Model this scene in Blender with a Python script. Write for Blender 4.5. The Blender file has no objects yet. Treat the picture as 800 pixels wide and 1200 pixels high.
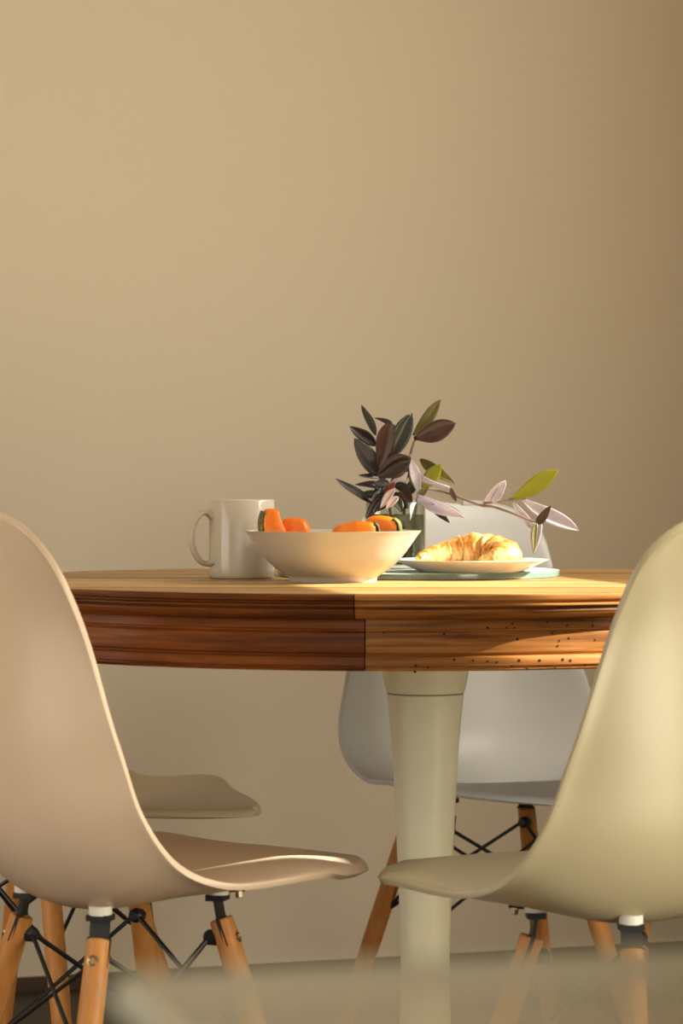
import bpy, math, random
import numpy as np
from mathutils import Vector, Matrix

S = bpy.context.scene
C = S.collection
random.seed(4)
PI = math.pi
R = math.radians

def lin(r, g, b):
    f = lambda c: (c / 255 / 12.92) if c / 255 <= .04045 else ((c / 255 + .055) / 1.055) ** 2.4
    return (f(r), f(g), f(b), 1)

# ------------------------------------------------------------------ camera
F, HOR, EYE = 3500.0, 562.0, 0.863          # focal length in pixels of the 800x1200 frame, horizon row, lens height
cam = bpy.data.cameras.new('camera')
co = bpy.data.objects.new('camera', cam)
C.objects.link(co)
co.location = (0, 0, EYE)
co.rotation_euler = (PI / 2, 0, 0)
cam.sensor_fit = 'VERTICAL'
cam.sensor_height = 36
cam.sensor_width = 24
cam.lens = F / 1200 * 36
cam.shift_y = (HOR - 600) / 1200
cam.clip_start = .02
cam.dof.use_dof = True
cam.dof.focus_distance = 3.72
cam.dof.aperture_fstop = 8.5
S.camera = co

# ------------------------------------------------------------------ light
S.view_settings.view_transform = 'Standard'
S.view_settings.look = 'None'
S.view_settings.gamma = 1
S.view_settings.use_curve_mapping = False
S.view_settings.exposure = 0.05
S.cycles.use_denoising = True
S.cycles.max_bounces = 10
S.cycles.transparent_max_bounces = 24
S.cycles.sample_clamp_indirect = 6

W = bpy.data.worlds.new('world')
S.world = W
W.use_nodes = True
wn = W.node_tree.nodes
sky = wn.new('ShaderNodeTexSky')
sky.sky_type = 'NISHITA'
sky.sun_disc = False
sky.sun_elevation = R(36)
sky.sun_rotation = R(90)
wn['Background'].inputs[1].default_value = .25
W.node_tree.links.new(sky.outputs[0], wn['Background'].inputs[0])

SUN_EL, SUN_AZ = R(35.75), R(0)               # azimuth from +X, negative = a little on the lens side
sd = Vector((math.cos(SUN_EL) * math.cos(SUN_AZ), math.cos(SUN_EL) * math.sin(SUN_AZ), math.sin(SUN_EL)))
sun = bpy.data.lights.new('sun', 'SUN')
sun.energy = 15
sun.angle = R(.8)
sun.color = (1, .95, .82)
so = bpy.data.objects.new('sun', sun)
C.objects.link(so)
so.location = sd * 6
so.rotation_euler = sd.to_track_quat('Z', 'Y').to_euler()

def area(name, loc, target, sx, sy, power, color):
    l = bpy.data.lights.new(name, 'AREA')
    l.shape = 'RECTANGLE'
    l.size, l.size_y = sx, sy
    l.energy = power
    l.color = color
    o = bpy.data.objects.new(name, l)
    C.objects.link(o)
    o.location = loc
    o.rotation_euler = (Vector(loc) - Vector(target)).to_track_quat('Z', 'Y').to_euler()
    return o
area('front_window_light', (-.9, -1.50, 1.45), (-.9, 5, 1.45), 2.4, 1.9, 8, (1, .80, .56))
area('left_window_light', (-2.40, 2.25, 1.0), (5, 2.25, 1.0), 1.8, 1.4, 21, (1, .81, .61))
area('right_window_light', (1.115, 3.745, 1.50), (1.115 - .976, 3.745 - .216, 1.50), .86, .40, 20.5, (1, .93, .80))
area('low_fill_light', (1.555, 1.76, .66), (1.555 - .976, 1.76 - .216, .66), 1.85, .9, 47, (1, .90, .68))  # added low fill for the right chair and pedestal, in place of floor bounce

# ------------------------------------------------------------------ helpers
def setp(o, label=None, cat=None, group=None, kind=None):
    if label: o['label'] = label
    if cat: o['category'] = cat
    if group: o['group'] = group
    if kind: o['kind'] = kind
    return o

def obj(name, verts, faces, mat, parent=None, smooth=True, loc=(0, 0, 0), rz=0):
    me = bpy.data.meshes.new(name)
    me.from_pydata([tuple(map(float, v)) for v in verts], [], faces)
    me.update()
    if smooth:
        for p in me.polygons: p.use_smooth = True
    if isinstance(mat, (list, tuple)):
        for m in mat: me.materials.append(m)
    else:
        me.materials.append(mat)
    o = bpy.data.objects.new(name, me)
    C.objects.link(o)
    o.parent = parent
    o.location = loc
    o.rotation_euler = (0, 0, rz)
    return o

def thing(name, label, cat, loc=(0, 0, 0), rz=0, group=None):
    o = bpy.data.objects.new(name, None)
    o.empty_display_size = .05
    C.objects.link(o)
    o.location = loc
    o.rotation_euler = (0, 0, rz)
    return setp(o, label, cat, group)

def struct(name, verts, faces, mat, parent=None, smooth=False):
    o = obj(name, verts, faces, mat, parent, smooth)
    o['kind'] = 'structure'
    return o

def autosmooth(o, deg=35):
    me = o.data
    me.set_sharp_from_angle(angle=R(deg))
    return o

class MB:
    def __init__(s): s.v, s.f = [], []
    def add(s, v, f):
        n = len(s.v)
        s.v += [tuple(x) for x in v]
        s.f += [tuple(i + n for i in q) for q in f]
        return s
    def box(s, a, b):
        (x0, y0, z0), (x1, y1, z1) = a, b
        return s.add([(x0, y0, z0), (x1, y0, z0), (x1, y1, z0), (x0, y1, z0), (x0, y0, z1), (x1, y0, z1), (x1, y1, z1), (x0, y1, z1)],
                     [(0, 3, 2, 1), (4, 5, 6, 7), (0, 1, 5, 4), (1, 2, 6, 5), (2, 3, 7, 6), (3, 0, 4, 7)])
    def lathe(s, prof, n=64, a0=0, a1=2 * PI, cx=0, cy=0, sx=1, sy=1, closed=False, caps=False):
        full = abs(a1 - a0 - 2 * PI) < 1e-6
        m = n if full else n + 1
        k = len(prof)
        v = []
        for i in range(m):
            a = a0 + (a1 - a0) * i / n
            for r, z in prof:
                v.append((cx + r * sx * math.cos(a), cy + r * sy * math.sin(a), z))
        f = []
        for i in range(n):
            j = (i + 1) % m
            for q in range(k if closed else k - 1):
                p = (q + 1) % k
                f.append((i * k + q, j * k + q, j * k + p, i * k + p))
        if caps and not full:
            f.append(tuple(range(k)))
            f.append(tuple((m - 1) * k + q for q in reversed(range(k))))
        return s.add(v, f)
    def tube(s, pts, rad, n=10, cap=True):
        P = [Vector(p) for p in pts]
        rr = rad if isinstance(rad, (list, tuple)) else [rad] * len(P)
        t = (P[1] - P[0]).normalized()
        u = t.orthogonal().normalized()
        v, f = [], []
        for i, p in enumerate(P):
            t = (P[min(i + 1, len(P) - 1)] - P[max(i - 1, 0)]).normalized()
            u = (u - t * u.dot(t)).normalized()
            w = t.cross(u)
            for k in range(n):
                a = 2 * PI * k / n
                v.append(p + (u * math.cos(a) + w * math.sin(a)) * rr[i])
        for i in range(len(P) - 1):
            for k in range(n):
                l = (k + 1) % n
                f.append((i * n + k, i * n + l, (i + 1) * n + l, (i + 1) * n + k))
        if cap:
            f.append(tuple(reversed(range(n))))
            f.append(tuple((len(P) - 1) * n + k for k in range(n)))
        return s.add(v, f)
    def build(s, name, mat, parent=None, smooth=True, loc=(0, 0, 0), rz=0, sharp=35):
        o = obj(name, s.v, s.f, mat, parent, smooth, loc, rz)
        if smooth and sharp: autosmooth(o, sharp)
        return o

def crv(ctrl, n):
    c = np.array(ctrl, float)
    m = len(c) - 1
    U = np.linspace(0, 1, n)
    x = np.clip(U * m, 0, m - 1e-6)
    i = x.astype(int)
    f = (x - i)[:, None]
    cc = np.concatenate([2 * c[:1] - c[1:2], c, 2 * c[-1:] - c[-2:-1]])
    p0, p1, p2, p3 = [cc[i + k] for k in range(4)]
    return .5 * (2 * p1 + (-p0 + p2) * f + (2 * p0 - 5 * p1 + 4 * p2 - p3) * f * f + (-p0 + 3 * p1 - 3 * p2 + p3) * f ** 3)

def at(px, py, d):
    """the room point seen at that pixel of the photograph, d metres away"""
    return Vector(((px - 400) * d / F, d, EYE - (py - HOR) * d / F))

# ------------------------------------------------------------------ materials
def mat(name, col, rough=.5, spec=.5, **kw):
    m = bpy.data.materials.new(name)
    m.use_nodes = True
    b = m.node_tree.nodes['Principled BSDF']
    b.inputs['Base Color'].default_value = col
    b.inputs['Roughness'].default_value = rough
    b.inputs['Specular IOR Level'].default_value = spec
    for k, v in kw.items(): b.inputs[k.replace('_', ' ')].default_value = v
    return m

def noisy(name, c0, c1, scale=(1, 1, 1), nscale=8, rough=.5, bump=.0, bdist=.001, detail=5, lo=.35, hi=.65, coord='Object', spec=.5, c2=None, rot=(0, 0, 0)):
    m = mat(name, c0, rough, spec)
    nt = m.node_tree
    N, L = nt.nodes, nt.links
    b = N['Principled BSDF']
    tc = N.new('ShaderNodeTexCoord')
    mp = N.new('ShaderNodeMapping')
    mp.inputs['Scale'].default_value = scale
    mp.inputs['Rotation'].default_value = rot
    L.new(tc.outputs[coord], mp.inputs[0])
    n = N.new('ShaderNodeTexNoise')
    n.inputs['Scale'].default_value = nscale
    n.inputs['Detail'].default_value = detail
    n.inputs['Roughness'].default_value = .6
    L.new(mp.outputs[0], n.inputs['Vector'])
    r = N.new('ShaderNodeValToRGB')
    r.color_ramp.elements[0].position = lo
    r.color_ramp.elements[0].color = c0
    r.color_ramp.elements[1].position = hi
    r.color_ramp.elements[1].color = c1
    if c2:
        e = r.color_ramp.elements.new(min(.98, hi + .15))
        e.color = c2
    L.new(n.outputs['Fac'], r.inputs[0])
    L.new(r.outputs[0], b.inputs['Base Color'])
    if bump:
        bp = N.new('ShaderNodeBump')
        bp.inputs['Strength'].default_value = bump
        bp.inputs['Distance'].default_value = bdist
        L.new(n.outputs['Fac'], bp.inputs['Height'])
        L.new(bp.outputs[0], b.inputs['Normal'])
    return m

def wood(name, dark, mid, light, axis='x', rough=.45, seed=0., fine=1.0, bump=.15):
    """long streaky grain (fine and coarse noise multiplied)"""
    m = mat(name, mid, rough)
    nt = m.node_tree
    N, L = nt.nodes, nt.links
    b = N['Principled BSDF']
    b.inputs['Specular IOR Level'].default_value = .3
    tc = N.new('ShaderNodeTexCoord')
    sc = {'x': (1.2, 22, 22), 'z': (24, 24, 1.6), 'ring': (2.6, 2.6, 60)}[axis]
    outs = []
    for k, (mul, det) in enumerate(((1.0, 3), (4.0 * fine, 6))):
        mp = N.new('ShaderNodeMapping')
        mp.inputs['Scale'].default_value = tuple(q * mul for q in sc)
        mp.inputs['Location'].default_value = (seed * 3.1 + k, seed * 1.7, seed * 2.3)
        L.new(tc.outputs['Object'], mp.inputs[0])
        n = N.new('ShaderNodeTexNoise')
        n.inputs['Scale'].default_value = 1.0
        n.inputs['Detail'].default_value = det
        n.inputs['Distortion'].default_value = .4
        L.new(mp.outputs[0], n.inputs['Vector'])
        outs.append(n.outputs['Fac'])
    mx = N.new('ShaderNodeMath')
    mx.operation = 'MULTIPLY_ADD'
    mx.inputs[1].default_value = .45
    L.new(outs[1], mx.inputs[0])
    h = N.new('ShaderNodeMath')
    h.operation = 'MULTIPLY'
    h.inputs[1].default_value = .55
    L.new(outs[0], h.inputs[0])
    L.new(h.outputs[0], mx.inputs[2])
    r = N.new('ShaderNodeValToRGB')
    r.color_ramp.elements[0].position = .34
    r.color_ramp.elements[0].color = dark
    r.color_ramp.elements[1].position = .66
    r.color_ramp.elements[1].color = light
    e = r.color_ramp.elements.new(.5)
    e.color = mid
    L.new(mx.outputs[0], r.inputs[0])
    L.new(r.outputs[0], b.inputs['Base Color'])
    bp = N.new('ShaderNodeBump')
    bp.inputs['Strength'].default_value = bump
    bp.inputs['Distance'].default_value = .0006
    L.new(outs[1], bp.inputs['Height'])
    L.new(bp.outputs[0], b.inputs['Normal'])
    return m

def thin_glass(name, tint, rough=.02, ior=1.5, haze=0.0, hazecol=(1, 1, 1, 1), gloss=(1, 1, 1, 1)):
    m = bpy.data.materials.new(name)
    m.use_nodes = True
    nt = m.node_tree
    N, L = nt.nodes, nt.links
    N.remove(N['Principled BSDF'])
    out = N['Material Output']
    tr = N.new('ShaderNodeBsdfTransparent')
    tr.inputs[0].default_value = tint
    gl = N.new('ShaderNodeBsdfGlossy')
    gl.inputs['Roughness'].default_value = rough
    gl.inputs['Color'].default_value = gloss
    fr = N.new('ShaderNodeFresnel')
    fr.inputs[0].default_value = ior
    mx = N.new('ShaderNodeMixShader')
    ge_ = N.new('ShaderNodeNewGeometry')      # same reflectance from either side of the pane
    iv = N.new('ShaderNodeMix')
    iv.inputs[2].default_value, iv.inputs[3].default_value = ior, 1 / ior
    L.new(ge_.outputs['Backfacing'], iv.inputs[0])
    L.new(iv.outputs[0], fr.inputs[0])
    L.new(fr.outputs[0], mx.inputs[0])
    L.new(tr.outputs[0], mx.inputs[1])
    L.new(gl.outputs[0], mx.inputs[2])
    last = mx
    if haze:
        df = N.new('ShaderNodeBsdfDiffuse')
        df.inputs[0].default_value = hazecol
        m2 = N.new('ShaderNodeMixShader')
        m2.inputs[0].default_value = haze
        L.new(mx.outputs[0], m2.inputs[1])
        L.new(df.outputs[0], m2.inputs[2])
        last = m2
    L.new(last.outputs[0], out.inputs[0])
    return m

def leafmat(name, c0, c1, trans, tcol, rough=.35):
    m = noisy(name, c0, c1, (1, 1, 1), 60, rough, detail=3)
    nt = m.node_tree
    N, L = nt.nodes, nt.links
    t = N.new('ShaderNodeBsdfTranslucent')
    t.inputs[0].default_value = tcol
    mx = N.new('ShaderNodeMixShader')
    mx.inputs[0].default_value = trans
    L.new(N['Principled BSDF'].outputs[0], mx.inputs[1])
    L.new(t.outputs[0], mx.inputs[2])
    L.new(mx.outputs[0], N['Material Output'].inputs[0])
    return m

M = {}
M['wall'] = noisy('wall_paint', lin(216, 202, 179), lin(218, 205, 183), (1, 1, 1), 160, .9, .04, .0006, spec=.2, lo=.2, hi=.8)
M['ceiling'] = noisy('ceiling_paint', lin(225, 220, 208), lin(230, 225, 214), (1, 1, 1), 60, .9, .05, spec=.2)
M['floor'] = wood('floor_wood', lin(48, 40, 28), lin(58, 49, 34), lin(68, 57, 40), 'x', .5)
M['skirting'] = wood('skirting_wood', lin(60, 42, 26), lin(72, 51, 31), lin(84, 60, 38), 'x', .5)
M['white'] = mat('window_paint', lin(230, 226, 215), .5)
M['ceramic'] = noisy('white_ceramic', lin(232, 229, 220), lin(236, 233, 224), (1, 1, 1), 20, .16, spec=.5)
M['mug'] = noisy('mug_glaze', lin(196, 188, 170), lin(200, 192, 174), (1, 1, 1), 20, .14)
M['bowl'] = noisy('bowl_glaze', lin(188, 181, 165), lin(192, 185, 169), (1, 1, 1), 20, .22)
M['pedestal'] = noisy('pedestal_lacquer', lin(232, 223, 192), lin(236, 228, 198), (1, 1, 1), 30, .38)
M['groove'] = mat('groove', lin(150, 140, 115), .7)
M['beech'] = wood('beech_leg', lin(180, 116, 56), lin(202, 136, 70), lin(216, 152, 84), 'z', .45)
M['black'] = noisy('black_wire', lin(24, 24, 25), lin(32, 32, 33), (1, 1, 1), 200, .45)
M['steel'] = noisy('bolt_steel', lin(150, 140, 120), lin(185, 172, 150), (1, 1, 1), 300, .35, Metallic=1.0) if False else mat('bolt_steel', lin(160, 148, 126), .35, Metallic=1.0)
M['spacer'] = mat('white_spacer', lin(232, 228, 214), .5)

# ------------------------------------------------------------------ the room
CRN = Vector((.746, 5.47))                 # far right corner
bd = Vector((-math.cos(R(18.6)), -math.sin(R(18.6))))     # along the far wall, to the left
rd = Vector((math.sin(R(12.5)), -math.cos(R(12.5))))      # along the right wall, towards the lens
H = 2.65
def slab(p, q, z0, z1, th, inward):
    """upright slab from p to q (2-D), thickness away from the room"""
    n = Vector((-(q - p).y, (q - p).x)).normalized()
    if n.dot(inward) > 0: n = -n
    a, b, c, d = p, q, q + n * th, p + n * th
    v = [(x.x, x.y, z) for z in (z0, z1) for x in (a, b, c, d)]
    return v, [(0, 3, 2, 1), (4, 5, 6, 7), (0, 1, 5, 4), (1, 2, 6, 5), (2, 3, 7, 6), (3, 0, 4, 7)]
L0 = CRN + bd * ((CRN.x + 2.5) / -bd.x)     # far left corner
R1 = CRN + rd * ((CRN.y + 1.6) / -rd.y)     # near right corner
inw = Vector((-.5, 2.5)) - CRN
v, f = slab(L0 + bd * .1, CRN - bd * .15, 0, H, .12, Vector((.3, -1)))
struct('wall_back', v, f, M['wall'])
v, f = slab(L0 + bd * .0, CRN, 0, .024, -.010, Vector((.3, -1)))
struct('baseboard_back', v, f, M['skirting'])

def window_wall(name, p, q, w0, w1, z0, z1, inward, wname, more=()):
    """wall from p to q with one window opening from w0 to w1 metres along it"""
    t = (q - p).normalized()
    mb = MB()
    ops = [(w0, w1, z0, z1)] + list(more)
    cuts = [0] + [c for o_ in ops for c in o_[:2]] + [(q - p).length]
    spans = [(cuts[k], cuts[k + 1], 0, H) for k in range(0, len(cuts), 2)]
    for a, b, za, zb in ops: spans += [(a, b, 0, za), (a, b, zb, H)]
    for a, b, za, zb in spans:
        mb.add(*slab(p + t * a, p + t * b, za, zb, .12, inward))
    o = mb.build(name, M['wall'], None, False)
    o['kind'] = 'structure'
    n = Vector((-t.y, t.x))
    if n.dot(inward) > 0: n = -n
    for k, (w0, w1, z0, z1) in enumerate(ops):
        fr = MB()
        for a, b, za, zb in ((w0, w0 + .04, z0, z1), (w1 - .04, w1, z0, z1), (w0 + .04, w1 - .04, z0, z0 + .04), (w0 + .04, w1 - .04, z1 - .04, z1)):
            fr.add(*slab(p + t * a + n * .04, p + t * b + n * .04, za, zb, .05, inward))
        w = fr.build(wname if k == 0 else 'added_fill_window', M['white'], None, False)
        w['kind'] = 'structure'
    return o
window_wall('wall_right', CRN, R1, 1.277, 2.240, 1.30, 1.71, Vector((-1, 0)), 'window_1', ((2.827, 4.797, .14, 1.18),))  # the second, low opening is added, unseen, to hold the fill light
FL = Vector((-2.5, -1.6))
window_wall('wall_front', FL, R1, .4, 2.9, .45, 2.45, Vector((0, 1)), 'window_2')
window_wall('wall_left', Vector((-2.5, -1.6)), L0, 2.9, 4.8, .26, 1.76, Vector((1, 0)), 'window_3')
struct('floor', *(lambda m: (m.v, m.f))(MB().box((-2.7, -1.8, -.1), (2.6, 6.2, 0))), M['floor'])
struct('ceiling', *(lambda m: (m.v, m.f))(MB().box((-2.7, -1.8, H), (2.6, 6.2, H + .1))), M['ceiling'])

# ------------------------------------------------------------------ dining table
TZ, TX, TY, TR = .735, .070, 3.855, .535
table = thing('dining_table', 'round dining table with worn brown wooden top on a white tulip pedestal', 'table', (TX, TY, 0))
wm = [wood('tabletop_oak_%s' % k, lin(110 + d, 78 + d, 38 + d), lin(166 + d, 125 + d, 70 + d), lin(208 + d, 172 + d, 114 + d), 'x', .42, seed=i) for i, (k, d) in enumerate((('tan', 0), ('pale', 10), ('deep', -9)))]
rp = TR - .012
edges = [-rp, -.415, -.30, -.185, -.075, .04, .16, .275, .39, rp]
for i in range(len(edges) - 1):
    a, b = edges[i] + (.0007 if i else 0), edges[i + 1] - .0007
    if i == 0: a += 1e-4
    if i == len(edges) - 2: b -= 1e-4
    a0, a1 = math.asin(a / rp), math.asin(b / rp)
    arc = [a0 + (a1 - a0) * k / 14 for k in range(15)]
    poly = [(rp * math.cos(t), rp * math.sin(t)) for t in arc] + [(-rp * math.cos(t), rp * math.sin(t)) for t in reversed(arc)]
    n = len(poly)
    cxp = sum(p[1] for p in poly) / n
    top = [(x * .9995, y + (cxp - y) * .008, TZ) for x, y in poly]
    mid = [(x, y, TZ - .0007) for x, y in poly]
    bot = [(x, y, TZ - .020) for x, y in poly]
    fs = [tuple(range(n)), tuple(2 * n + k for k in reversed(range(n)))]
    for q in range(2):
        fs += [(q * n + k, (q + 1) * n + k, (q + 1) * n + (k + 1) % n, q * n + (k + 1) % n) for k in range(n)]
    obj('plank', top + mid + bot, fs, wm[(i * 2 + i // 3) % 3], table, False)
MB().lathe([(0, TZ - .0268), (TR - .031, TZ - .0268), (TR - .031, TZ - .0203), (0, TZ - .0203)], 64).build('light_stop_board', wm[2], table, True)  # added disc that stops sun leaking through the plank joints
mould = [(-.0118, -.0005), (-.002, -.0002), (-.0003, -.0016), (0, -.0045), (-.0008, -.0066), (-.005, -.0080), (-.0052, -.0100), (-.001, -.0107), (.0012, -.0116), (.0014, -.0128), (.0002, -.0138),
         (-.004, -.0142), (-.0044, -.0156), (-.0015, -.0166), (-.0008, -.0190), (-.0022, -.0225), (-.006, -.0255), (-.0105, -.0272), (-.014, -.0280), (-.030, -.0280), (-.030, -.0205), (-.0118, -.0205)]
apron = [(-.018, -.0280), (-.0172, -.0300), (-.0165, -.0390), (-.0150, -.0398), (-.0150, -.0412), (-.0172, -.0420), (-.0150, -.0445), (-.0138, -.0520), (-.0150, -.0655), (-.0170, -.0672), (-.0172, -.0690), (-.0120, -.0705),
         (-.0108, -.0730), (-.0108, -.0800), (-.0135, -.0812), (-.0135, -.0830), (-.0115, -.0838), (-.0125, -.0860), (-.040, -.0860), (-.040, -.0280)]
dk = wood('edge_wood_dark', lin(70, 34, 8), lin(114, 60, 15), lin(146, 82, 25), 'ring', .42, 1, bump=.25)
lt = wood('edge_wood_light_sunlit', lin(110, 66, 30), lin(170, 111, 54), lin(208, 150, 86), 'ring', .42, 2, bump=.25)  # paler half, with the sun falling on it lifted into the colour
def ring(name, prof, x_seam, gap=.0007):
    a = -PI / 2 + math.asin((x_seam - TX) / TR)
    out = []
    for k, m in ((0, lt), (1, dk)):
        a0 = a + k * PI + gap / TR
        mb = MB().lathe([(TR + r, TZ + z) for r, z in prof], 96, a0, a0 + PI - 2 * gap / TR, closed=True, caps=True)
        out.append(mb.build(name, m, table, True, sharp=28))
    return out
mo = ring('edge_moulding', mould, .014)
mo[0]['label'] = 'right half of the edge moulding, pale with sunlight put in its colour'
ap = ring('apron', apron, .025)
ap[0]['label'] = 'right half of the apron with woodworm holes, pale with sunlight put in its colour'
holes = [(600, 731), (641, 729), (593, 736), (664, 733), (602, 736), (694, 733), (571, 736), (647, 742), (606, 749), (655, 751), (666, 748), (653, 757), (697, 750), (554, 774), (571, 775), (608, 774), (632, 774), (659, 773), (668, 774), (582, 776),
         (501, 782), (487, 780), (599, 780), (617, 784), (645, 779), (650, 783), (685, 780), (486, 787), (532, 773), (449, 742), (520, 743)]
hb = MB()
for px, py in holes:
    # walk out from the lens to where the apron face stands
    d = 3.33
    for _ in range(6):
        x = (px - 400) * d / F - TX
        z = EYE - (py - HOR) * d / F - TZ
        pr = sorted(apron[:18], key=lambda q: -q[1])
        rr = np.interp(-z, [-q[1] for q in pr], [q[0] for q in pr]) + TR
        d = TY - math.sqrt(max(rr * rr - x * x, 0))
    a = math.atan2(d - TY, x)
    r0 = .0011 + .0007 * random.random()
    tx, ty = -math.sin(a), math.cos(a)
    c = (x + .0002 * math.cos(a), d - TY + .0002 * math.sin(a), TZ + z)
    n = 10
    o2 = [(c[0] + tx * r0 * math.cos(2 * PI * k / n), c[1] + ty * r0 * math.cos(2 * PI * k / n), c[2] + r0 * math.sin(2 * PI * k / n)) for k in range(n)]
    hb.add(o2, [tuple(range(n))])
wh = hb.build('woodworm_holes', mat('hole_dark', lin(38, 22, 12), .9), ap[0], False)
wh['kind'] = 'stuff'
# pedestal: built about its own axis
PX, PY = .109, 3.885
def pr(px, y): return ((px) * PY / F, EYE - (y - HOR) * PY / F)
pp = [(.0, .648), (.075, .648), (.0565, .6485)] + [pr(*q) for q in ((50.5, 790), (47, 806), (45.5, 811))]
col = [pr(*q) for q in ((45.2, 813), (42.3, 840), (39.0, 880), (36.6, 920), (34.6, 960), (33, 1000), (31.4, 1040), (29.8, 1080), (28.8, 1120), (28.8, 1160), (30, 1200), (34, 1235))]
col += [(.046, .070), (.065, .042), (.10, .022), (.15, .012), (.195, .007), (.203, .004), (.203, 0), (0, 0)]
ox, oy = PX - TX, PY - TY
MB().lathe(pp, 72, cx=ox, cy=oy).build('pedestal_collar', M['pedestal'], table, True, sharp=50)
MB().lathe([(pp[-1][0] - .0012, pp[-1][1] + .0004), (pp[-1][0] - .0012, col[0][1] - .0004)], 72, cx=ox, cy=oy).build('pedestal_groove', M['groove'], table)
MB().lathe([(0, col[0][1])] + col, 72, cx=ox, cy=oy).build('pedestal', M['pedestal'], table, True, sharp=50)
brk = MB()
for a in range(4):
    t = a * PI / 2 + PI / 4
    brk.tube([(ox, oy, .655), (ox + .36 * math.cos(t), oy + .36 * math.sin(t), .700)], .012, 8)
brk.build('support_arms', M['black'], table)

# ------------------------------------------------------------------ moulded plastic chairs
SP = np.array([[.2739, .4221], [.1764, .4335], [.1068, .4274], [-.0061, .4087], [-.1053, .3998], [-.1725, .4632], [-.1897, .5694], [-.1881, .7059], [-.2064, .8275]])
SW = np.array([.1545, .1513, .2158, .2159, .2206, .2110, .1910, .1615, .1568])
SE = np.array([-.0022, -.0055, .0141, .0292, .0806, .0930, .0756, .0430, .0037])
def ev(c, U):
    n = len(c) - 1
    x = np.clip(U * n, 0, n - 1e-6)
    i = x.astype(int)
    f = x - i
    cc = np.concatenate([2 * c[:1] - c[1:2], c, 2 * c[-1:] - c[-2:-1]])
    if c.ndim > 1: f = f[:, None]
    p0, p1, p2, p3 = [cc[i + k] for k in range(4)]
    return .5 * (2 * p1 + (-p0 + p2) * f + (2 * p0 - 5 * p1 + 4 * p2 - p3) * f * f + (-p0 + 3 * p1 - 3 * p2 + p3) * f ** 3)
def shell_grid(U, v, lift=0.):
    s = ev(SP, U)
    h = np.clip((U - .30) / .55, 0, 1)
    h = h * h * (3 - 2 * h)
    th = np.radians(92 - 80 * h)            # the rim leans up along the seat and forward along the back
    n = np.stack([np.cos(th), np.sin(th)], -1)
    w, e = ev(SW, U), ev(SE, U)
    a = np.clip(1 - U / .1433, 0, 1)
    w = w * np.clip(1 - a ** 1.3574, 0, 1) ** (1 / 1.3574)
    b = np.clip((U - .91) / .09, 0, 1)
    w = w * np.clip(1 - b ** 2.7477, 0, 1) ** (1 / 2.7477)
    lip = np.maximum(np.clip((np.abs(v)[None] - .93) / .07, 0, 1), np.clip((U[:, None] - .972) / .028, 0, 1))
    off = e[:, None] * np.abs(v)[None] ** 2.6 + lift - .0042 * lip ** 1.5      # the edge rolls outward
    return np.stack([s[:, :1] + n[:, :1] * off, w[:, None] * v[None], s[:, 1:] + n[:, 1:] * off], -1)
def under_z(x, y):
    U = np.linspace(.15, .6, 60)
    v = np.linspace(-1, 1, 41)
    P = shell_grid(U, v).reshape(-1, 3)
    return P[((P[:, 0] - x) ** 2 + (P[:, 1] - y) ** 2).argmin()][2]

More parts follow.
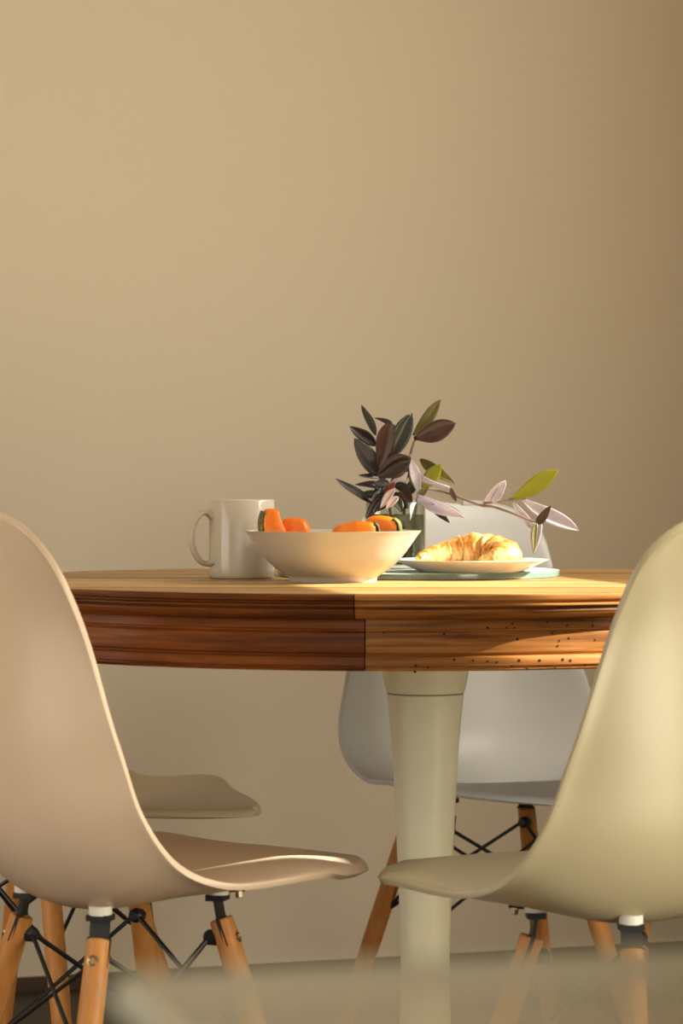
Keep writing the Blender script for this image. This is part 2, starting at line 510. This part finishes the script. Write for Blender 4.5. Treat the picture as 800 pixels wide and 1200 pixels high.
def chair(label, loc, yaw, smat, mx0=-.130, mx1=.010, my=.09, group=None):
    t = thing('dining_chair', label, 'chair', loc, yaw)
    nu, nv = 72, 40
    k = np.linspace(0, 1, nu)
    U = k
    e0 = 0.1433 * (1 - np.cos(np.linspace(0, PI / 2, 14)))
    e1 = 1 - .09 * (1 - np.cos(np.linspace(PI / 2, 0, 16)))
    U = np.concatenate([e0[1:], np.linspace(.1433, .91, 44)[1:-1], e1[:-1]])
    U[0] = max(U[0], .0004)
    v = np.sin(np.linspace(-PI / 2, PI / 2, nv))
    v = .55 * v + .45 * np.linspace(-1, 1, nv)
    G = shell_grid(U, v)
    nu = len(U)
    vs = G.reshape(-1, 3)
    fs = [(i * nv + j, (i + 1) * nv + j, (i + 1) * nv + j + 1, i * nv + j + 1) for i in range(nu - 1) for j in range(nv - 1)]
    sh = obj('shell', vs, fs, smat, t)
    so_ = sh.modifiers.new('thickness', 'SOLIDIFY')
    so_.thickness = .0068
    so_.offset = SHELL_OFF
    so_.use_quality_normals = True
    bv = sh.modifiers.new('edge', 'BEVEL')
    bv.width = .0022
    bv.segments = 2
    bv.limit_method = 'ANGLE'
    bv.angle_limit = R(50)
    # base
    mts = []
    for ix, sx in ((mx1, 1), (mx0, -1)):
        for sy in (-1, 1):
            x, y = ix, sy * my
            z = under_z(x, y) - .0005
            mts.append((x, y, z, sx, sy))
    tops, dirs = [], []
    for x, y, z, sx, sy in mts:
        out = Vector((sx, sy, 0)).normalized()
        tan = Vector((-out.y, out.x, 0))
        MB().lathe([(0, z + .0015), (.0125, z + .0015), (.0125, z - .008), (0, z - .008)], 20, cx=x, cy=y).build('spacer', M['spacer'], t)
        base = Vector((x, y, z - .008))
        foot = Vector((x, y, 0)) + out * .130
        ax = (foot - (base - Vector((0, 0, .03)))).normalized()
        ltop = base - Vector((0, 0, .026)) + out * .004
        # flat black blade standing across the splay, slotted into the leg
        bl = MB()
        def strip(p, q, w, th):
            nrm = (q - p).normalized().cross(tan).normalized()
            vv = [a + tan * (w * s1) + nrm * (th * s2) for a in (p, q) for s1 in (-.5, .5) for s2 in (-.5, .5)]
            bl.add(vv, [(0, 1, 3, 2), (4, 6, 7, 5), (0, 4, 5, 1), (2, 3, 7, 6), (0, 2, 6, 4), (1, 5, 7, 3)])
        strip(base + Vector((0, 0, .0005)), base - Vector((0, 0, .006)), .026, .020)
        strip(base - Vector((0, 0, .004)), ltop, .0215, .0042)
        strip(ltop + ax * -.002, ltop + ax * .030 + out * .0005, .0262, .0045)
        bl.build('bracket', M['black'], t, False)
        # bar under the shell with its nut
        if sx > 0:
            bp = MB()
            inn = Vector((sx, 0, 0))
            a = Vector((x, y, z - .0035))
            bp.tube([a, a + Vector((.028, sy * .010 * sx, .0005))], .0028, 6)
            bp.build('shell_bar', M['black'], t)
            q = a + Vector((.022, sy * .008 * sx, -.001))
            MB().lathe([(0, q.z), (.0042, q.z), (.0042, q.z - .0065), (.003, q.z - .0075), (0, q.z - .0075)], 6, cx=q.x, cy=q.y).build('nut', M['steel'], t, False)
        # turned wooden leg
        ln = (foot - ltop).length
        ax = (foot - ltop).normalized()
        pts = [ltop, ltop + ax * .0015, ltop + ax * .05, ltop + ax * (ln * .5), foot + Vector((0, 0, .004)), foot]
        lg = MB().tube([tuple(p) for p in pts], [.0115, .0130, .0136, .0140, .0105, .0100], 20).build('leg', M['beech'], t, True, sharp=40)
        bo = ltop + ax * .020 + out * .0122
        bb = MB()
        nrm = out
        ring_ = lambda c, r: [c + tan * (r * math.cos(2 * PI * k / 14)) + ax * (r * math.sin(2 * PI * k / 14)) for k in range(14)]
        vv = ring_(bo, .0062) + ring_(bo + nrm * .0022, .0060) + ring_(bo + nrm * .0026, .0048) + ring_(bo + nrm * .0012, .0030) + ring_(bo + nrm * .0012, .0004)
        ff = [(q * 14 + k, q * 14 + (k + 1) % 14, (q + 1) * 14 + (k + 1) % 14, (q + 1) * 14 + k) for q in range(4) for k in range(14)]
        bb.add(vv, ff).build('bolt', M['steel'], lg)
        # lug on the inner side
        lp = ltop + ax * .022 - out * .014
        MB().tube([lp + out * .004 - tan * .002, lp - out * .008, lp - out * .012], [.0085, .0085, .005], 8).build('lug', M['black'], lg)
        tops.append((ltop, ax, out))
    for i, j in ((0, 1), (1, 3), (3, 2), (2, 0)):
        for p, q in ((i, j), (j, i)):
            a = tops[p][0] + tops[p][1] * .020 - tops[p][2] * .018
            b = tops[q][0] + tops[q][1] * .150 - tops[q][2] * .012
            MB().tube([tuple(a), tuple(b)], .0027, 8).build('strut', M['black'], t)
    return t
SHELL_OFF = -1
def plastic(name, c, rough=.36):
    return noisy(name, lin(*c), lin(*[min(255, q + 3) for q in c]), (1, 1, 1), 12, rough, .03, .0004)
chair('pinkish-white moulded plastic chair at front left, its back to us, seat pointing right', (-.2223, 3.3170, 0), .5139, plastic('shell_plastic_pinkish', (220, 194, 165)), -.096, .044, .100)
chair('cream moulded plastic chair at front right, its back to us, seat pointing left', (.2741, 3.2230, 0), 2.3960, plastic('shell_plastic_cream', (175, 163, 132)), -.116, .010, .090)
chair('pale grey-white plastic chair facing us from behind the table and pedestal', (.2322, 4.335, 0), -1.1704, plastic('shell_plastic_white', (200, 199, 196), .40), -.104, .010, .09)
chair('cream plastic chair at far left, mostly hidden behind the front left chair', (-.368, 4.080, 0), -.42, plastic('shell_plastic_ivory', (222, 206, 168)))

# ------------------------------------------------------------------ on the table
# round glass mat
MX_, MY_, MR = .1025, 3.975, .187
matm = thin_glass('mat_glass', lin(196, 214, 206), .06, 1.5, .42, lin(226, 230, 226))
edgem = noisy('mat_edge_glass', lin(104, 128, 118), lin(116, 140, 130), (1, 1, 1), 40, .15)
mt = thing('glass_mat', 'round pale glass mat under the plate and the plant glass', 'mat', (MX_, MY_, TZ))
MB().lathe([(0, .0084), (MR - .0015, .0084), (MR, .0078)], 96).build('top_surface', matm, mt, True)
MB().lathe([(MR, .0078), (MR + .0002, .006), (MR, .0006), (MR - .004, .0004), (0, .0004)], 96).build('edge', edgem, mt, True)

# mug
mug = thing('mug', 'plain off-white ceramic mug with its handle to the left', 'mug', (-.1295, 3.872, TZ), R(204))
hr, hh = .0426, .1025
MB().lathe([(0, .0022), (.036, .0022), (.0385, .0003), (.0408, .0006), (.0424, .004), (hr, .010), (hr, hh - .002), (hr - .0008, hh - .0004), (hr - .0018, hh), (hr - .003, hh - .0008), (hr - .0038, hh - .003),
            (hr - .004, .012), (hr - .008, .006), (0, .0055)], 80).build('body', M['mug'], mug, True, sharp=60)
hp = crv([(.0405, 0, .0805), (.050, 0, .0855), (.0605, 0, .0805), (.0690, 0, .062), (.0680, 0, .042), (.0600, 0, .0255), (.0500, 0, .0195), (.0405, 0, .0215)], 40)
hm = MB()
vv, ff = [], []
nn = 14
for i, p in enumerate(hp):
    tt = Vector(hp[min(i + 1, 39)] - hp[max(i - 1, 0)]).normalized()
    nx = Vector((0, 1, 0)).cross(tt).normalized()
    fl = 1 + .45 * max(0, 1 - min(i, 39 - i) / 5) 
    for k in range(nn):
        a = 2 * PI * k / nn
        vv.append(Vector(p) + Vector((0, 1, 0)) * (.0072 * fl * math.cos(a)) + nx * (.0036 * fl * math.sin(a)))
for i in range(39):
    for k in range(nn):
        l = (k + 1) % nn
        ff.append((i * nn + k, i * nn + l, (i + 1) * nn + l, (i + 1) * nn + k))
hm.add(vv, ff).build('handle', M['mug'], mug, True, sharp=80)

# bowl
BX, BY = -.0107, 3.744
bowl = thing('bowl', 'off-white ceramic footed bowl holding orange melon pieces', 'bowl', (BX, BY, TZ))
outer = [(0, .003), (.048, .003), (.051, .0003), (.0545, .0003), (.0555, .0052), (.0568, .0068), (.0712, .0165), (.0855, .0296), (.0985, .0470), (.1062, .0580), (.1100, .0628)]
inner = [(.1108, .0638), (.1100, .0642), (.1080, .0632), (.1030, .0580), (.0950, .0470), (.0820, .0325), (.0660, .0195), (.045, .0105), (.02, .0075), (0, .007)]
o_ = [tuple(q) for q in crv(outer[5:], 26)]
i_ = [tuple(q) for q in crv(inner[2:], 26)]
MB().lathe(outer[:5] + o_ + inner[:2] + i_, 96).build('body', M['bowl'], bowl, True, sharp=50)

# melon pieces: bitten crescents of flesh with a green rind
flesh = noisy('melon_flesh', lin(238, 128, 22), lin(250, 156, 48), (1, 1, 1), 90, .32, .35, .001, Subsurface_Weight=.0) if False else noisy('melon_flesh', lin(236, 112, 8), lin(246, 136, 22), (1, 1, 1), 90, .32, .35, .001)
rindm = noisy('melon_rind', lin(58, 66, 24), lin(120, 120, 50), (1, 1, 1), 160, .55, .3, .001)
def melon(label, out, d, thick, rind, lean):
    """cut chunk: its outline as seen from the table's front, real thickness behind it, rind along part of the outline"""
    P = crv([tuple(q) for q in out + out[:1]], 40)[:-1]
    c = at(*np.mean(P, axis=0), d)
    t = thing('melon_piece', label, 'melon', c, lean)
    loc = [at(x, y, d) - c for x, y in P]
    n = len(loc)
    mb = MB()
    rings = [(-.50, .70), (-.47, .90), (-.36, .985), (-.1, 1.0), (.2, 1.0), (.38, .97), (.47, .88), (.50, .68)]
    v = []
    for k, (dy, sc) in enumerate(rings):
        for i, p in enumerate(loc):
            j = 1 + .018 * math.sin(i * 1.9 + k * 1.3)
            v.append((p.x * sc * j, dy * thick, p.z * sc * j))
    f = [(k * n + i, k * n + (i + 1) % n, (k + 1) * n + (i + 1) % n, (k + 1) * n + i) for k in range(len(rings) - 1) for i in range(n)]
    f += [tuple(reversed(range(n))), tuple((len(rings) - 1) * n + i for i in range(n))]
    obj('flesh', v, f, flesh, t)
    if not rind: return t
    R_ = crv([tuple(q) for q in rind], 14)
    cc = np.mean(P, axis=0)
    v, f = [], []
    for x, y in R_:
        for dy, e in ((-.46, .0), (-.40, 1.3), (-.1, 1.8), (.2, 1.8), (.40, 1.2), (.46, 0)):
            u = np.array([x, y]) - cc
            q = np.array([x, y]) + u / np.linalg.norm(u) * e
            w = at(q[0], q[1], d) - c
            v.append((w.x, dy * thick, w.z))
    for k in range(13):
        for i in range(5): f.append((k * 6 + i, k * 6 + i + 1, (k + 1) * 6 + i + 1, (k + 1) * 6 + i))
    ro = obj('rind', v, f, rindm, t)
    so2 = ro.modifiers.new('thickness', 'SOLIDIFY'); so2.thickness = .0022; so2.offset = 0
melon('tall orange melon piece standing at the bowl\'s left with dark rind on its left', [(307, 626), (306, 612), (308, 601), (313, 596.5), (324, 597), (327, 605), (330, 613), (334, 626), (331, 648), (319, 640)], 3.735, .034, [(312, 636), (306.5, 624), (305.5, 611), (308, 600)], .15)
melon('short orange melon piece right of the tall one, inside the bowl\'s left', [(326, 630), (330, 612), (336, 607.5), (348, 606.5), (356, 608.5), (361, 615), (363, 628), (354, 658), (336, 654)], 3.774, .036, None, -.1)
melon('low flat orange melon piece in the bowl\'s right half', [(386, 628), (393, 617), (404, 613.5), (416, 610.5), (430, 611.5), (438, 614), (441, 626), (432, 664), (398, 664)], 3.716, .034, [(437.5, 613), (441, 618), (442, 628), (438, 644)], .1)
melon('upper orange melon piece with green rind at the bowl\'s right rim', [(424, 626), (430, 609), (438, 604.5), (450, 604.5), (460, 607), (466, 613), (467, 624), (458, 646), (434, 654)], 3.768, .036, [(461, 608), (466.5, 613), (468, 623), (464, 636)], -.1)

# plate
PLX, PLY, PLZ = .1675, 3.872, TZ + .0086
plate = thing('plate', 'white ceramic plate under the croissant', 'plate', (PLX, PLY, PLZ))
po = [(0, .0012), (.060, .0012), (.063, 0), (.0665, 0), (.0690, .0016), (.0800, .0062), (.0920, .0118), (.0985, .0146), (.1003, .0156), (.1000, .0164), (.0975, .0160), (.0900, .0128), (.0790, .0078), (.0700, .0050), (.060, .0042), (0, .0040)]
MB().lathe(po, 96).build('body', M['ceramic'], plate, True, sharp=60)

# croissant: overlapping rolled layers along a crescent
cm = bpy.data.materials.new('croissant_crust')
cm.use_nodes = True
N, L = cm.node_tree.nodes, cm.node_tree.links
b = N['Principled BSDF']
at_ = N.new('ShaderNodeAttribute'); at_.attribute_name = 'bake'
tc = N.new('ShaderNodeTexCoord')
n1 = N.new('ShaderNodeTexNoise'); n1.inputs['Scale'].default_value = 190; n1.inputs['Detail'].default_value = 6
n2 = N.new('ShaderNodeTexNoise'); n2.inputs['Scale'].default_value = 45; n2.inputs['Detail'].default_value = 4
L.new(tc.outputs['Object'], n1.inputs['Vector']); L.new(tc.outputs['Object'], n2.inputs['Vector'])
ad = N.new('ShaderNodeMath'); ad.operation = 'MULTIPLY_ADD'; ad.inputs[1].default_value = .55
L.new(n1.outputs['Fac'], ad.inputs[0])
ad2 = N.new('ShaderNodeMath'); ad2.operation = 'MULTIPLY_ADD'; ad2.inputs[1].default_value = .45
L.new(n2.outputs['Fac'], ad2.inputs[0]); L.new(at_.outputs['Fac'], ad2.inputs[2])
L.new(ad2.outputs[0], ad.inputs[2])
rp_ = N.new('ShaderNodeValToRGB')
rp_.color_ramp.elements[0].position = .45; rp_.color_ramp.elements[0].color = lin(150, 76, 20)
rp_.color_ramp.elements[1].position = 1.0; rp_.color_ramp.elements[1].color = lin(232, 186, 116)
e = rp_.color_ramp.elements.new(.72); e.color = lin(204, 132, 52)
L.new(ad.outputs[0], rp_.inputs[0]); L.new(rp_.outputs[0], b.inputs['Base Color'])
b.inputs['Roughness'].default_value = .42
bp = N.new('ShaderNodeBump'); bp.inputs['Strength'].default_value = .6; bp.inputs['Distance'].default_value = .0012
L.new(n1.outputs['Fac'], bp.inputs['Height']); L.new(bp.outputs[0], b.inputs['Normal'])
CL = crv([(-.066, -.016, .012), (-.052, .000, .014), (-.026, .016, .019), (.004, .020, .022), (.030, .012, .020), (.046, -.012, .017), (.034, -.034, .012), (.012, -.040, .009)], 150)
rad_c = crv([(.006,), (.0125,), (.0165,), (.0232,), (.0226,), (.0200,), (.0155,), (.0060,)], 150)[:, 0]
v, f, bake = [], [], []
nk = 36
up = Vector((0, 0, 1))
for i in range(150):
    u = i / 149
    t_ = Vector(CL[min(i + 1, 149)] - CL[max(i - 1, 0)]).normalized()
    sd_ = t_.cross(up).normalized()
    uu = sd_.cross(t_).normalized()
    for k in range(nk):
        a = 2 * PI * k / nk
        ph = (u - .44) * 11 + .22 * math.sin(a + .6) * (1 if u > .44 else -1)   # layers slant round the roll
        s = abs(ph)
        fr = s - math.floor(s)
        step = 1 - .06 + .17 * (1 - fr) ** .8 - .07 * (fr > .93)
        jit = 1 + .03 * math.sin(a * 5 + i * .21) + .02 * math.sin(a * 11 - i * .4)
        r = rad_c[i] * step * jit
        p = Vector(CL[i]) + sd_ * (r * math.cos(a)) + uu * (r * math.sin(a) * .95)
        p.z = max(p.z, .0006 + .0002 * math.sin(i))
        v.append(p)
        bake.append(.16 + .38 * fr + .12 * math.sin(a * 3 + i * .05) + .08 * math.sin(i * 1.1 + 2 * math.sin(a * 4)))
for i in range(149):
    for k in range(nk):
        l = (k + 1) % nk
        f.append((i * nk + k, i * nk + l, (i + 1) * nk + l, (i + 1) * nk + k))
f.append(tuple(reversed(range(nk)))); f.append(tuple(149 * nk + k for k in range(nk)))
cr_ = obj('croissant', v, f, cm, None, True, (PLX - .002, PLY + .004, PLZ + .0042), 0)
al = cr_.data.attributes.new('bake', 'FLOAT', 'POINT')
al.data.foreach_set('value', bake)
setp(cr_, 'golden flaky croissant lying on the white plate', 'croissant')

# glass with water and purple cuttings
VX, VY, VZ = .0725, 4.008, TZ + .0088
vg = thin_glass('tumbler_glass', lin(226, 228, 220), .01, 1.45)
glass = thing('drinking_glass', 'clear straight glass of water holding the purple plant cuttings', 'glass', (VX, VY, VZ))
vr, vh = .0402, .0895
MB().lathe([(0, .0), (vr - .003, 0), (vr - .0008, .002), (vr, .008), (vr, vh - .001), (vr - .0008, vh), (vr - .0016, vh - .0008), (vr - .0018, .009), (vr - .006, .006), (0, .006)], 64).build('body', vg, glass, True, sharp=60)
wtr = thin_glass('green_water', lin(186, 178, 140), .01, 1.33)
MB().lathe([(0, .0065), (vr - .0065, .0065), (vr - .0022, .010), (vr - .0022, .0725), (vr - .003, .0720), (0, .0718)], 48).build('water', wtr, glass, True, sharp=60)

LM = {'dark': leafmat('leaf_dark_purple_shaded', lin(38, 27, 28), lin(48, 38, 32), .12, lin(80, 50, 50)),  # dark and green: shade on the unlit upper leaves is put into the colour
      'green': leafmat('leaf_dark_green_shaded', lin(38, 44, 26), lin(52, 50, 32), .15, lin(90, 96, 40)),
      'brown': leafmat('leaf_purple_brown', lin(66, 42, 36), lin(78, 56, 42), .2, lin(120, 80, 60)),
      'olive': leafmat('leaf_olive', lin(96, 92, 42), lin(120, 108, 52), .35, lin(150, 140, 50)),
      'lime': leafmat('leaf_lime', lin(150, 150, 50), lin(168, 160, 62), .55, lin(190, 190, 50)),
      'lav': leafmat('leaf_lavender', lin(190, 182, 192), lin(212, 204, 208), .3, lin(190, 170, 190)),
      'pink': leafmat('leaf_pinkish', lin(206, 176, 166), lin(222, 200, 192), .3, lin(200, 150, 130)),
      'rust': leafmat('leaf_rust', lin(120, 52, 34), lin(140, 66, 42), .25, lin(160, 70, 40))}
stemm = noisy('stem_purple', lin(92, 74, 60), lin(128, 104, 84), (1, 1, 1), 80, .45)
wet = noisy('stem_wet', lin(58, 54, 34), lin(84, 74, 46), (1, 1, 1), 80, .4)
def leaf(parent, base, tip, w, d0, d1, m, roll=0., fold=.30, curl=.0, pos=.42):
    """pointed boat-shaped blade from base pixel to tip pixel, at depths d0, d1; w = width in pixels"""
    B, T = at(*base, d0), at(*tip, d1)
    ax = (T - B)
    ln = ax.length
    ax.normalize()
    view = Vector((0, -1, .1))
    wd = ax.cross(view).normalized()
    nr = wd.cross(ax).normalized()
    q = Matrix.Rotation(roll, 3, ax)
    wd, nr = q @ wd, q @ nr
    W_ = w * (d0 + d1) / 2 / F / 2 / max(.35, math.cos(roll))
    n, k = 12, 7
    vv, ff = [], []
    for i in range(n + 1):
        u = i / n
        pw = u ** (math.log(.5) / math.log(pos))
        hw = W_ * max(.04, math.sin(PI * pw) ** .75) if 0 < i < n else W_ * (.16 if i == 0 else .01)
        mid = B + ax * (ln * u) + nr * (curl * ln * math.sin(PI * u)) + wd * (.02 * ln * math.sin(5 * u))
        for j in range(k):
            s = (j / (k - 1)) * 2 - 1
            vv.append(mid + wd * (hw * s) + nr * (hw * fold * (abs(s) ** 1.4) * (1 if fold else 0)) - nr * (.0004 * (abs(s) < .1)))
    for i in range(n):
        for j in range(k - 1): ff.append((i * k + j, i * k + j + 1, (i + 1) * k + j + 1, (i + 1) * k + j))
    o = obj('leaf', vv, ff, LM[m], parent)
    so3 = o.modifiers.new('thickness', 'SOLIDIFY'); so3.thickness = .0007
    return o
def stem(parent, pts, r0, r1, m=None):
    P = crv([tuple(at(*p)) for p in pts], 30)
    MB().tube([tuple(p) for p in P], [r0 + (r1 - r0) * i / 29 for i in range(30)], 10).build('stem', m or stemm, parent)

foot = (VX, VY, VZ + .008)
c1 = thing('plant_cutting', 'upright purple-leaved cutting at the left of the glass, shade put in its dark leaf colours', 'plant', foot)
c2 = thing('plant_cutting', 'cutting with brown and lime leaves rising on the right of the glass', 'plant', (VX + .006, VY + .004, VZ + .008))
c3 = thing('plant_cutting', 'long trailing cutting arching right from the glass over the croissant', 'plant', (VX + .012, VY - .004, VZ + .008))
def into(t, fn):
    before = set(bpy.data.objects)
    fn(t)
    for o in set(bpy.data.objects) - before:
        if o.parent == t:
            o.data.transform(Matrix.Translation(-t.location))
def cut1(t):
    D = 4.0
    stem(t, [(466, 657, D), (460, 610, D), (452, 575, D), (444, 552, D), (446, 530, D), (452, 505, D + .01)], .0030, .0016)
    for base, tip, w, a, bb, m, kw in (
        ((440, 510), (424, 474), 9, .02, .03, 'green', {}),
        ((464, 512), (439, 489), 7, .03, .03, 'dark', dict(curl=.25, roll=.6)),
        ((440, 522), (410, 499), 14, .01, .0, 'dark', {}),
        ((441, 556), (416, 513), 22, -.01, -.03, 'dark', dict(roll=.2)),
        ((442, 551), (459, 494), 23, -.02, -.035, 'brown', dict(roll=-.2, pos=.6)),
        ((446, 548), (484, 485), 22, -.005, .0, 'green', dict(roll=.25, pos=.6)),
        ((442, 556), (482, 537), 26, -.03, -.04, 'brown', dict(roll=.2, pos=.55)),
        ((444, 560), (481, 541), 14, -.035, -.045, 'dark', dict(pos=.55)),
        ((450, 540), (470, 512), 18, -.01, .01, 'dark', {}),
        ((449, 560), (420, 556), 6, 0, -.02, 'dark', {}),
        ((434, 589), (394, 560), 9, -.02, -.04, 'dark', {}),
        ((452, 578), (416, 567), 9, -.01, -.03, 'dark', dict(curl=.2, roll=.5)),
        ((452, 572), (433, 588), 9, -.02, -.045, 'dark', {}),
        ((454, 578), (427, 607), 13, -.03, -.055, 'dark', dict(roll=.3)),
        ((450, 578), (463, 566), 9, -.03, -.04, 'rust', {}),
        ((462, 573), (445, 595), 9, -.04, -.05, 'pink', dict(roll=.4)),
        ((450, 566), (438, 578), 10, -.02, -.03, 'dark', {}),
        ((456, 570), (478, 554), 10, -.02, -.03, 'lav', dict(roll=.9)),
        ((458, 578), (478, 596), 16, -.01, -.01, 'dark', {}),
        ((460, 575), (444, 590), 14, .0, .0, 'brown', {}),
        ((452, 560), (430, 545), 14, .02, .02, 'dark', dict(roll=.5)),
        ((450, 556), (468, 520), 18, .01, .02, 'dark', dict(roll=-.4)),
        ((458, 566), (484, 548), 13, -.01, -.01, 'green', dict(roll=.3)),
        ((448, 582), (420, 578), 10, .0, -.01, 'green', dict(roll=.4)),
        ((458, 584), (436, 600), 12, -.03, -.05, 'dark', dict(roll=.3)),
        ((462, 580), (470, 600), 12, -.03, -.045, 'green', dict(roll=-.3)),
        ((456, 566), (438, 566), 9, -.03, -.04, 'dark', {}),
        ((462, 568), (480, 572), 10, -.02, -.03, 'dark', {}),
        ((466, 582), (452, 596), 9, -.04, -.05, 'pink', dict(roll=.6))):
        leaf(t, base, tip, w, D + a, D + bb, m, **kw)
def cut2(t):
    D = 4.012
    stem(t, [(474, 657, D), (474, 610, D), (473, 570, D), (480, 535, D), (487, 512, D + .01)], .0028, .0015)
    for base, tip, w, a, bb, m, kw in (
        ((484, 510), (517, 469), 14, .01, .02, 'olive', dict(roll=.2, pos=.5)),
        ((485, 514), (534, 497), 24, -.01, -.02, 'brown', dict(pos=.55, roll=.1)),
        ((494, 514), (522, 509), 9, .005, .0, 'lav', dict(pos=.65)),
        ((490, 577), (482, 538), 13, -.02, -.03, 'lav', dict(pos=.5, roll=.3)),
        ((488, 574), (479, 548), 9, -.015, -.01, 'lime', dict(pos=.5)),
        ((494, 571), (517, 545), 18, .0, -.01, 'lime', dict(pos=.5)),
        ((492, 538), (532, 568), 13, .01, .0, 'olive', dict(curl=.12)),
        ((479, 531), (527, 572), 6, .0, -.02, 'lav', dict(curl=.25, roll=.9)),
        ((476, 580), (488, 560), 12, .0, .0, 'green', {}),
        ((470, 572), (482, 590), 14, -.02, -.03, 'brown', {})):
        leaf(t, base, tip, w, D + a, D + bb, m, **kw)
def cut3(t):
    D = 3.985
    stem(t, [(482, 657, D), (486, 615, D), (488, 588, D), (497, 574, D), (514, 575, D), (531, 580, D - .01), (562, 592, D - .02), (578, 594, D - .02), (604, 603, D - .03), (630, 613, D - .03)], .0022, .0016)
    stem(t, [(566, 590, D - .02), (582, 588, D - .02), (601, 585, D - .02), (616, 584, D - .02)], .0018, .0014)
    for base, tip, w, a, bb, m, kw in (
        ((488, 580), (543, 607), 14, -.02, -.05, 'lav', dict(curl=.14, roll=.3, pos=.5)),
        ((506, 586), (543, 607), 10, -.015, -.045, 'olive', dict(pos=.5)),
        ((488, 585), (511, 592), 8, -.03, -.05, 'lav', {}),
        ((505, 591), (526, 613), 8, -.02, -.03, 'green', {}),
        ((528, 572), (534, 588), 6, -.02, -.02, 'brown', {}),
        ((488, 582), (503, 570), 8, -.02, -.02, 'olive', {}),
        ((566, 590), (593, 564), 13, -.02, -.03, 'lav', dict(roll=.5, pos=.55)),
        ((577, 589), (593, 566), 9, -.025, -.03, 'lav', dict(roll=-.4, pos=.4)),
        ((596, 586), (655, 552), 20, -.02, -.03, 'lime', dict(pos=.58, fold=.15)),
        ((610, 584), (677, 623), 18, -.015, -.01, 'lav', dict(pos=.55)),
        ((600, 587), (629, 627), 10, -.02, -.03, 'lav', dict(pos=.5)),
        ((628, 614), (646, 593), 10, -.035, -.04, 'brown', dict(pos=.35)),
        ((632, 612), (623, 649), 12, -.035, -.05, 'lav', dict(roll=.3, pos=.35)),
        ((628, 612), (624, 648), 7, -.04, -.055, 'olive', dict(roll=-.3, pos=.35))):
        leaf(t, base, tip, w, D + a, D + bb, m, **kw)
into(c1, cut1); into(c2, cut2); into(c3, cut3)
# ------------------------------------------------------------------ glass table right in front of the lens
GZ = .745
gt = thing('side_table', 'blurred glass-topped table close to the lens along the bottom edge', 'table', (-.058, .715, 0), R(16.3))
gm = thin_glass('tabletop_glass', lin(240, 242, 232), .02, 1.95, .12, lin(225, 222, 205))  # diffuse haze mixed in for the pale wall reflected in the glass
ge = noisy('glass_edge', lin(214, 216, 196), lin(224, 226, 206), (1, 1, 1), 30, .3)
# local frame: x along the far edge, -y towards the lens
sx, sy, rc = .95, .80, .014
def rrect(inset):
    pts = []
    for cx, cy, a0 in ((sx - rc, -rc, 0), (rc, -rc, PI / 2), (rc, -sy + rc, PI), (sx - rc, -sy + rc, 1.5 * PI)):
        for k in range(7):
            a = a0 + PI / 2 * k / 6
            pts.append((cx + (rc - inset) * math.cos(a), cy + (rc - inset) * math.sin(a)))
    return pts
o0, i0 = rrect(0), rrect(.0015)
n = len(o0)
vv = [(x, y, GZ) for x, y in i0] + [(x, y, GZ - .008) for x, y in i0]
obj('tabletop', vv, [tuple(range(n)), tuple(n + k for k in reversed(range(n)))], gm, gt, False)
vv = [(x, y, GZ) for x, y in i0] + [(x, y, GZ - .0015) for x, y in o0] + [(x, y, GZ - .0065) for x, y in o0] + [(x, y, GZ - .008) for x, y in i0]
obj('tabletop_edge', vv, [(q * n + k, q * n + (k + 1) % n, (q + 1) * n + (k + 1) % n, (q + 1) * n + k) for q in range(3) for k in range(n)], ge, gt, True)
for x in (.22, sx - .10):
    for y in (-.26, -sy + .08):
        MB().tube([(x, y, GZ - .008), (x, y, 0)], .014, 16).build('leg', M['black'], gt, True, sharp=40)
